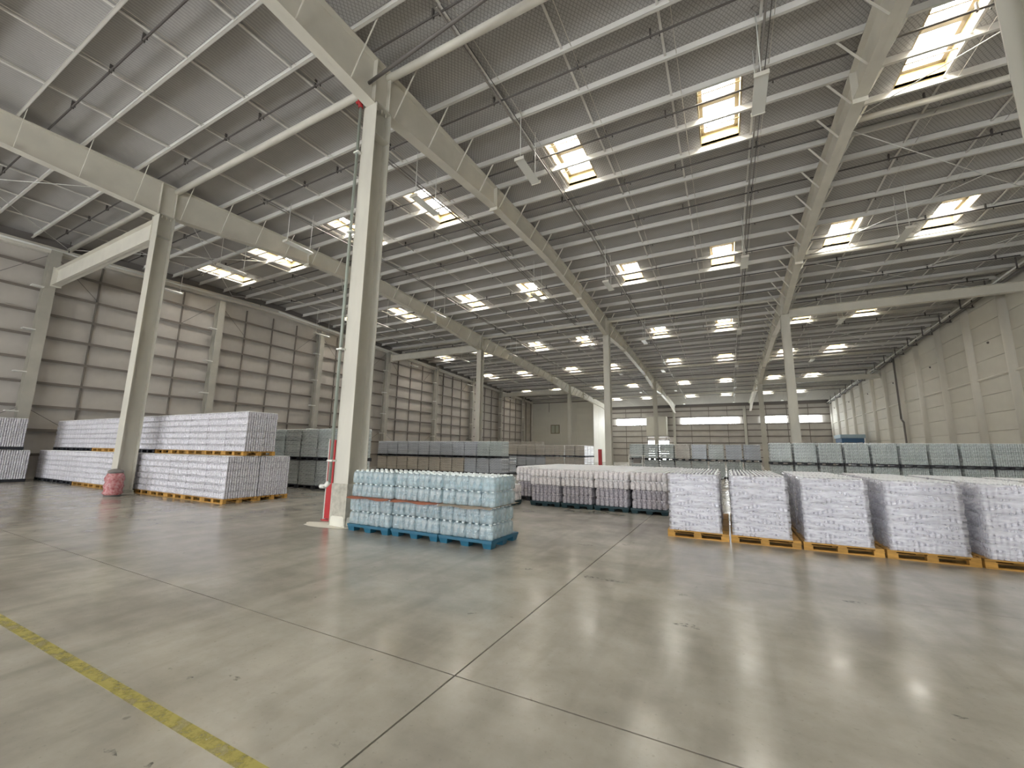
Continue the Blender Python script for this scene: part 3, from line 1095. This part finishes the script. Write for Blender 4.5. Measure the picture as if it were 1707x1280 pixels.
def film_mesh(w, d, z0, z1, m_, seed, taper=.0, bulge=.012, flare=.03):
    rn = random.Random(seed)
    m_b = MB()
    nu, nv = 10, 25
    ring = []
    for k_ in range(4 * nu):
        s, u = divmod(k_, nu)
        u = u / nu
        x, y = [(-w / 2 + u * w, -d / 2), (w / 2, -d / 2 + u * d), (w / 2 - u * w, d / 2), (-w / 2, d / 2 - u * d)][s]
        ring.append((x, y))
    n_ = len(ring)
    for j in range(nv + 1):
        v = j / nv
        sc = 1 - taper * v + (flare if j == 0 else 0)
        for (x, y) in ring:
            q = rn.uniform(-bulge, bulge) * .35 + 1.5 * bulge * (abs(math.sin(v * 5 * math.pi)) - .3)
            l_ = math.hypot(x, y)
            m_b.v.append((x * sc * (1 + q / l_), y * sc * (1 + q / l_), z0 + v * (z1 - z0)))
    for j in range(nv):
        for i in range(n_):
            k2 = (i + 1) % n_
            m_b.face([j * n_ + i, j * n_ + k2, (j + 1) * n_ + k2, (j + 1) * n_ + i], 0, True)
    # narrow fold over the top edge
    b = len(m_b.v)
    for (x, y) in ring:
        m_b.v.append((x * (1 - taper) * .9, y * (1 - taper) * .9, z1 + .004))
    for i in range(n_):
        k2 = (i + 1) % n_
        m_b.face([nv * n_ + i, nv * n_ + k2, b + k2, b + i], 0, True)
    return m_b.mesh('stretch_film', m_)


def load(name, label, group, loc, layers, film=None, rz=0, cat='pallet load'):
    """layers: list of (mesh, z)"""
    t = thing(name, label, cat, loc, group, rz)
    for me_, z in layers:
        inst('bottle_layer', me_, t, (0, 0, z))
    if film:
        inst('stretch_film', film, t)
    return t


# ---- front stack of water jugs on three blue pallets
JP = .137
JH = .272


def jug_mesh():
    r = JP / 2 * .97
    h = JH
    b = MB()
    prof = [(.80 * r, 0), (r, .05 * h), (r, .30 * h), (.93 * r, .34 * h), (r, .38 * h), (r, .46 * h), (.94 * r, .50 * h), (r, .54 * h), (r, .70 * h), (.92 * r, .80 * h), (.72 * r, .86 * h), (.34 * r, .90 * h), (.30 * r, .91 * h)]
    b.lathe(prof, 16, sq=.62)
    c = MB().lathe([(.46 * r, .885 * h), (.48 * r, .965 * h), (.40 * r, h * .995)], 10)
    return b.mesh('bottle', m_jug), c.mesh('cap', m_capblue)


JM, JC = jug_mesh()


def rounded_film(nx, ny):
    w, d, h = nx * JP, ny * JP, JH
    m_ = MB()
    c = .045
    lev = [(.02, .0), (0, .02), (0, .17), (.005, .21), (.03, .245)]
    cor = [(w / 2 - c, d / 2 - c, 0), (-w / 2 + c, d / 2 - c, 1), (-w / 2 + c, -d / 2 + c, 2), (w / 2 - c, -d / 2 + c, 3)]
    ring = []
    for (x, y, q) in cor:
        for k_ in range(4):
            a = (q + k_ / 3) * math.pi / 2
            ring.append((x, y, math.cos(a), math.sin(a)))
    n_ = len(ring)
    for (ins, z) in lev:
        for (x, y, ca, sa) in ring:
            rr = c - ins + .003
            m_.v.append((x + ca * rr, y + sa * rr, z + .002))
    for j in range(len(lev) - 1):
        for i in range(n_):
            k2 = (i + 1) % n_
            m_.face([j * n_ + i, j * n_ + k2, (j + 1) * n_ + k2, (j + 1) * n_ + i], 0, True)
    return m_.mesh('shrink_film', m_jugfilm)


JF = rounded_film(2, 3)
blue_spec = [(-6.64, 6.90, 'left', .0), (-5.465, 6.95, 'middle', .006), (-4.285, 6.95, 'right', -.006)]
lname = ['bottom', 'second', 'third', 'top']
for (cx, cy, nm, rz) in blue_spec:
    plastic_pallet(BP, 1.15, 1.03, (cx, cy, 0), 'blue plastic pallet under the %s front stack of water jugs' % nm, 'blue pallets of the front jug stacks', rz)
    sh = MB()
    n_ = 8
    rows_ = ((-.60, 1.0), (-.515, 0.0), (.53, 0.0))
    for dz in (0, -.006):
        for (y, dr) in rows_:
            for i in range(n_ + 1):
                sh.v.append((-.575 + 1.15 * i / n_, y, dz - dr * (.022 + .014 * math.sin(i * 1.3 + cx))))
    w_ = n_ + 1
    for i in range(n_):
        for j in range(2):
            q = j * w_ + i
            sh.face([q, q + 1, q + w_ + 1, q + w_])
            q += 3 * w_
            sh.face([q, q + w_, q + w_ + 1, q + 1])
        sh.face([i, 3 * w_ + i, 3 * w_ + i + 1, i + 1])
        sh.face([2 * w_ + i, 2 * w_ + i + 1, 5 * w_ + i + 1, 5 * w_ + i])
    for j in range(2):
        q = j * w_
        sh.face([q, q + w_, q + 4 * w_, q + 3 * w_])
        q += n_
        sh.face([q, q + 3 * w_, q + 4 * w_, q + w_])
    so = sh.build('slip_sheet', m_sheet2 if nm == 'right' else m_sheet, None, (cx, cy, .14 + 2 * JH + .014), rz)
    tag(so, '%s slip sheet halfway up the %s front jug stack' % ('grey brown' if nm == 'right' else 'red brown', nm), 'slip sheet', 'slip sheets in the front jug stacks')
    for L_ in range(4):
        zb = .141 + L_ * JH + (.018 if L_ > 1 else 0)
        sx = .02 * (1 if L_ > 1 else -.5)
        for a in range(4):
            for b in range(2):
                px_ = (a - 1.5) * (2 * JP + .013) + random.uniform(-.001, .001)
                py_ = (b - .5) * (3 * JP + .02) - .065 + random.uniform(-.003, .003)
                ca, sa = math.cos(rz), math.sin(rz)
                t = thing('jug_pack', 'shrink-wrapped pack of clear water jugs, %s layer, %s in %s row, %s front stack' % (
                    lname[L_], ('leftmost', 'second', 'third', 'rightmost')[a], ('front', 'back')[b], nm),
                    'bottle pack', (cx + px_ * ca - py_ * sa + sx, cy + px_ * sa + py_ * ca, zb), 'water jug packs on the blue pallets', rz)
                for i in range(2):
                    for j in range(3):
                        bo = inst('bottle', JM, t, ((i - .5) * JP, (j - 1) * JP, 0), random.choice((0, math.pi / 2)))
                        inst('cap', JC, bo)
                inst('shrink_film', JF, t)

# ---- film-wrapped loads on yellow pallets, three rows deep
LH = .232
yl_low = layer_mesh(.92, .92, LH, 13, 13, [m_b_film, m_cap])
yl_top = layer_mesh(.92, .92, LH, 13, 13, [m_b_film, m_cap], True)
films = [film_mesh(.965, .965, 0, 1.13, m_film, 30 + i, .004) for i in range(4)]
rown = ['front row', 'second row', 'back row']
for r in range(3):
    for c in range(7):
        cx = -.63 + 1.165 * c
        cy = 9.90 + 1.07 * r
        lb = '%s on yellow pallets, %s' % (nth(c, 7), rown[r])
        if r == 0:
            wood_pallet((cx, cy, 0), 'yellow wooden pallet, %s of the film-wrapped front row' % nth(c, 7), 'yellow pallets in the front row')
        else:
            o = inst('wooden_pallet', SPW, None, (cx, cy, 0))
            tag(o, 'yellow wooden pallet, %s of the film-wrapped %s' % (nth(c, 7), rown[r]), 'pallet', 'yellow pallets in the rear rows')
        load('bottle_load', 'film-wrapped bottle load, ' + lb, 'film-wrapped loads on yellow pallets',
             (cx + (-.04, -.05, -.04, -.02, 0, 0, 0)[c], cy - .01, .141), [((yl_top if k_ == 4 else yl_low), k_ * LH) for k_ in range(5)], films[(c + r) % 4], random.uniform(-.012, .012))

# ---- middle group on dark teal pallets: two layers below, two wider layers above
MH = .252
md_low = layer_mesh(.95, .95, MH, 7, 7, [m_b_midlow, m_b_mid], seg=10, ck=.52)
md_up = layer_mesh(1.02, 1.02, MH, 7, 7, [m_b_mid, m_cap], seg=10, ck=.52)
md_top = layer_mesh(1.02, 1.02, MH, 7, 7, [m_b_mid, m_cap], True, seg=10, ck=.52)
for r in range(5):
    cols = list(range(4)) if r == 0 else list(range(-1, 4))
    for n_, c in enumerate(cols):
        cx = -5.18 + 1.045 * c + (.02 if c == 3 else 0)
        cy = 12.75 + 1.04 * r
        pos = '%s in the %s row' % (nth(n_, len(cols)), ('front', 'second', 'third', 'fourth', 'rear')[r])
        if r == 0:
            plastic_pallet(TP, 1.02, 1.0, (cx, cy, 0), 'dark teal pallet, %s of the middle group' % pos, 'dark teal pallets of the middle group')
        else:
            o = inst('plastic_pallet', SPB, None, (cx, cy, 0))
            o.scale = (.96, .96, 1)
            tag(o, 'dark pallet, %s of the middle group' % pos, 'pallet', 'dark pallets of the middle group')
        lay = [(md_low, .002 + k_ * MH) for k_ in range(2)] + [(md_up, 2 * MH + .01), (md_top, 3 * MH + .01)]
        load('bottle_load', 'frosted bottle load, %s of the middle group' % pos, 'frosted loads of the middle group', (cx, cy, .141), lay, None, random.uniform(-.008, .008))
plastic_pallet(TP, 1.02, 1.0, (-6.55, 11.9, 0), 'dark teal pallet under the low half load beside the front jugs', None)
load('bottle_load', 'low half load of frosted bottles behind the front jug stack', None, (-6.55, 11.9, .141),
     [(md_up, .0), (md_top, MH)])

# ---- white stacks by the left wall
WLH = .213
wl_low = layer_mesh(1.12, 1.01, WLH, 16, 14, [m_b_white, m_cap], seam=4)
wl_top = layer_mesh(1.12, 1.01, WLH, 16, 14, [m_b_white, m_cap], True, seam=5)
TIER = .141 + 6 * WLH
WN = 14


def white_load(x, y, z, lb, plb, blue=False, detail=True, wl6=6):
    if blue:
        o = inst('plastic_pallet', SPB, None, (x, y, z))
        tag(o, 'dark blue plastic pallet, ' + plb, 'pallet', 'pallets of the white stacks')
    elif detail:
        wood_pallet((x, y, z), 'yellow brown wooden pallet, ' + plb, 'pallets of the white stacks')
    else:
        o = inst('wooden_pallet', SPW, None, (x, y, z))
        tag(o, 'yellow brown wooden pallet, ' + plb, 'pallet', 'pallets of the white stacks')
    load('bottle_load', 'white wrapped bottle load, ' + lb, 'white bottle loads by the left wall', (x, y, z + .141),
         [((wl_top if k_ == wl6 - 1 else wl_low), k_ * WLH) for k_ in range(wl6)])


for i in range(WN):
    x = -13.45 - .57 - i * 1.14
    pos = nth(WN - 1 - i, WN)
    white_load(x, 7.72, 0, pos + ' in the lower tier beside left column', 'lower tier of white stack, ' + pos, 5 <= i <= 6 or i > 9, i < 6)
    white_load(x, 8.16, TIER, pos + ' in the upper tier beside left column', 'upper tier of white stack, ' + pos, 5 <= i <= 7 or i > 9, i < 6)
for i in range(WN):
    x = -13.45 - .57 - i * 1.14
    pos = nth(WN - 1 - i, WN)
    white_load(x, 8.75, 0, pos + ' in the rear lower row', 'rear lower row of white stack, ' + pos, False, i < 1)
for i in range(4):
    y = 6.15 - i * 1.06
    pos = ('rearmost', 'second from the rear', 'third from the rear', 'nearest')[i]
    white_load(-28.75, y, 0, pos + ' in the lower tier at the left edge', 'lower tier at the left edge, ' + pos, True)
    white_load(-28.75, y - .25, TIER, pos + ' in the upper tier at the left edge', 'upper tier at the left edge, ' + pos, True)

# ---- grey stacks of bottles further back
GH = .172
gl = {}
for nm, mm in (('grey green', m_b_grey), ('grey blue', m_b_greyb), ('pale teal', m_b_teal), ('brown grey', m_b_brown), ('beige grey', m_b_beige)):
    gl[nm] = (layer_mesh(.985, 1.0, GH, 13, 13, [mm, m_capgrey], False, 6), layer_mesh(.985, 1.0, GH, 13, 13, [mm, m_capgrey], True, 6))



def grey_row(xs_, y, tier, colfun, rowlabel, group, nl=6, below=None):
    GT = .14 + (below or 6) * GH + .001
    n_ = len(xs_)
    for i, x in enumerate(xs_):
        z = tier * GT
        pos = nth(i, n_)
        o = inst('plastic_pallet', SPB, None, (x, y, z))
        tag(o, 'black pallet, %s, %s' % (pos, rowlabel), 'pallet', 'black pallets, ' + group)
        cn = colfun(i)
        a, b = gl[cn]
        load('bottle_load', '%s bottle load, %s, %s' % (cn, pos, rowlabel), group, (x, y, z + .141),
             [((b if k_ == nl - 1 else a), k_ * GH) for k_ in range(nl)], None, random.uniform(-.006, .006))


gb, gg, pt, br, bg = 'grey blue', 'grey green', 'pale teal', 'brown grey', 'beige grey'
# stack behind the white one
xs_ = [-13.85 - 1.09 * i for i in range(8)][::-1]
grey_row(xs_, 12.3, 0, lambda i: gg, 'lower tier of stack behind front column', 'stack behind the front column', 6)
grey_row(xs_, 12.3, 1, lambda i: gg if i % 3 else pt, 'upper tier of stack behind front column', 'stack behind the front column', 7)
# long grey blue stack
xs_ = [-14.4 - 1.075 * i for i in range(11)][::-1]
grey_row(xs_, 25.8, 0, lambda i: br if i < 8 else gb, 'lower tier of long left rear stack', 'long left rear stack')
grey_row(xs_, 25.8, 1, lambda i: gb if i < 9 else pt, 'upper tier of long left rear stack', 'long left rear stack')
grey_row(xs_[-2:], 27.0, 0, lambda i: gb, 'second row end of long left rear stack', 'long left rear stack')
# beige stack beyond
xs_ = [-13.1 - 1.085 * i for i in range(10)][::-1]
grey_row(xs_, 40.5, 0, lambda i: gb if i < 6 else bg, 'lower tier of beige far stack', 'beige far stack')
grey_row(xs_, 40.5, 1, lambda i: bg, 'upper tier of beige far stack', 'beige far stack')
for k_ in range(2):
    grey_row(xs_[-1:] + [xs_[-1] + 1.1] * (k_ < 0), 41.6 + 1.1 * k_, 0, lambda i: bg, 'lower %s row end, beige far stack' % ('second', 'third')[k_], 'beige far stack')
    grey_row(xs_[-1:], 41.6 + 1.1 * k_, 1, lambda i: bg, 'upper %s row end, beige far stack' % ('second', 'third')[k_], 'beige far stack')
xs_ = [-27.5 + 1.085 * i for i in range(5)]
for q in range(3):
    grey_row(xs_, 53.0, q, lambda i: bg, '%s tier before the beige room' % ('lower', 'middle', 'top')[q], 'stack before the beige room', 5, 5)
# right far row with dark gaps
xs_ = [-6.1 + 1.085 * i for i in range(8)]
grey_row(xs_, 32.6, 0, lambda i: gg, 'lower tier of central far row', 'central far row')
grey_row(xs_, 32.6, 1, lambda i: (gg, gg, gg, bg, gb, gg, gb, gb)[i], 'upper tier of central far row', 'central far row')
# pale teal row on the right
xs_ = [2.6 + 1.085 * i for i in range(10)]
grey_row(xs_, 27.3, 0, lambda i: pt, 'lower tier of right far row', 'right far row')
grey_row(xs_, 27.3, 1, lambda i: pt, 'upper tier of right far row', 'right far row')

# ------------------------------------------------------------------ small things
# red guard panel by the front column
t = thing('column_guard', 'tall narrow red metal guard panel left of the front column', 'guard', (-8.60, 7.0, 0))
MB().box(-.10, .10, -.015, .015, .04, 1.90).build('panel', m_red, t)
MB().box(-.115, -.095, -.03, .03, .0, 1.92).build('edge_post', m_white, t)
MB().box(-.12, .12, -.08, .08, 0, .02).build('foot_plate', m_red, t)
t = thing('guard_post', 'small red guard post at the foot of the central column', 'guard', (-8.36, 30.3, 0))
MB().box(-.13, .13, -.05, .05, .03, 1.9).build('panel', m_red, t)
MB().box(-.2, .2, -.1, .1, 0, .03).build('foot_plate', m_red, t)
# red wrapped bundle by the left column
t = thing('wrapped_bundle', 'red plastic-wrapped cylindrical bundle at the foot of the left column', 'bundle', (-18.38, 6.36, 0))
bd = MB()
prof = []
for j in range(11):
    z = .04 + .72 * j / 10
    prof.append((.25 + .02 * math.sin(j * 1.9) - (.05 if j in (0, 10) else 0), z))
bd.lathe(prof, 16)
bd.build('wrapped_body', m_redwrap, t)
MB().lathe([(.22, 0), (.23, .05), (.2, .06)], 14).build('base', m_dark, t)
kn = MB()
kn.lathe([(.17, .75), (.22, .80), (.19, .86), (.08, .90)], 10)
kn.build('tied_top', m_dkgrey, t)
# white trolley frame by the central column
t = thing('trolley', 'small white tubular trolley near the central column', 'trolley', (-5.6, 29.6, 0))
for (x, y) in ((-.45, -.3), (.45, -.3), (-.45, .3), (.45, .3)):
    MB().tube((x, y, .1), (x, y, 1.55), .03, 8).build('upright', m_white, t)
    MB().lathe([(.05, 0), (.06, .05), (.05, .1)], 8, x, y, 0).build('wheel', m_dark, t)
for z in (.3, .95, 1.5):
    MB().box(-.48, .48, -.33, .33, z, z + .03).build('shelf', m_white, t)
MB().box(-.2, .25, -.2, .2, .98, 1.3).build('machine_case', m_dkgrey, t)
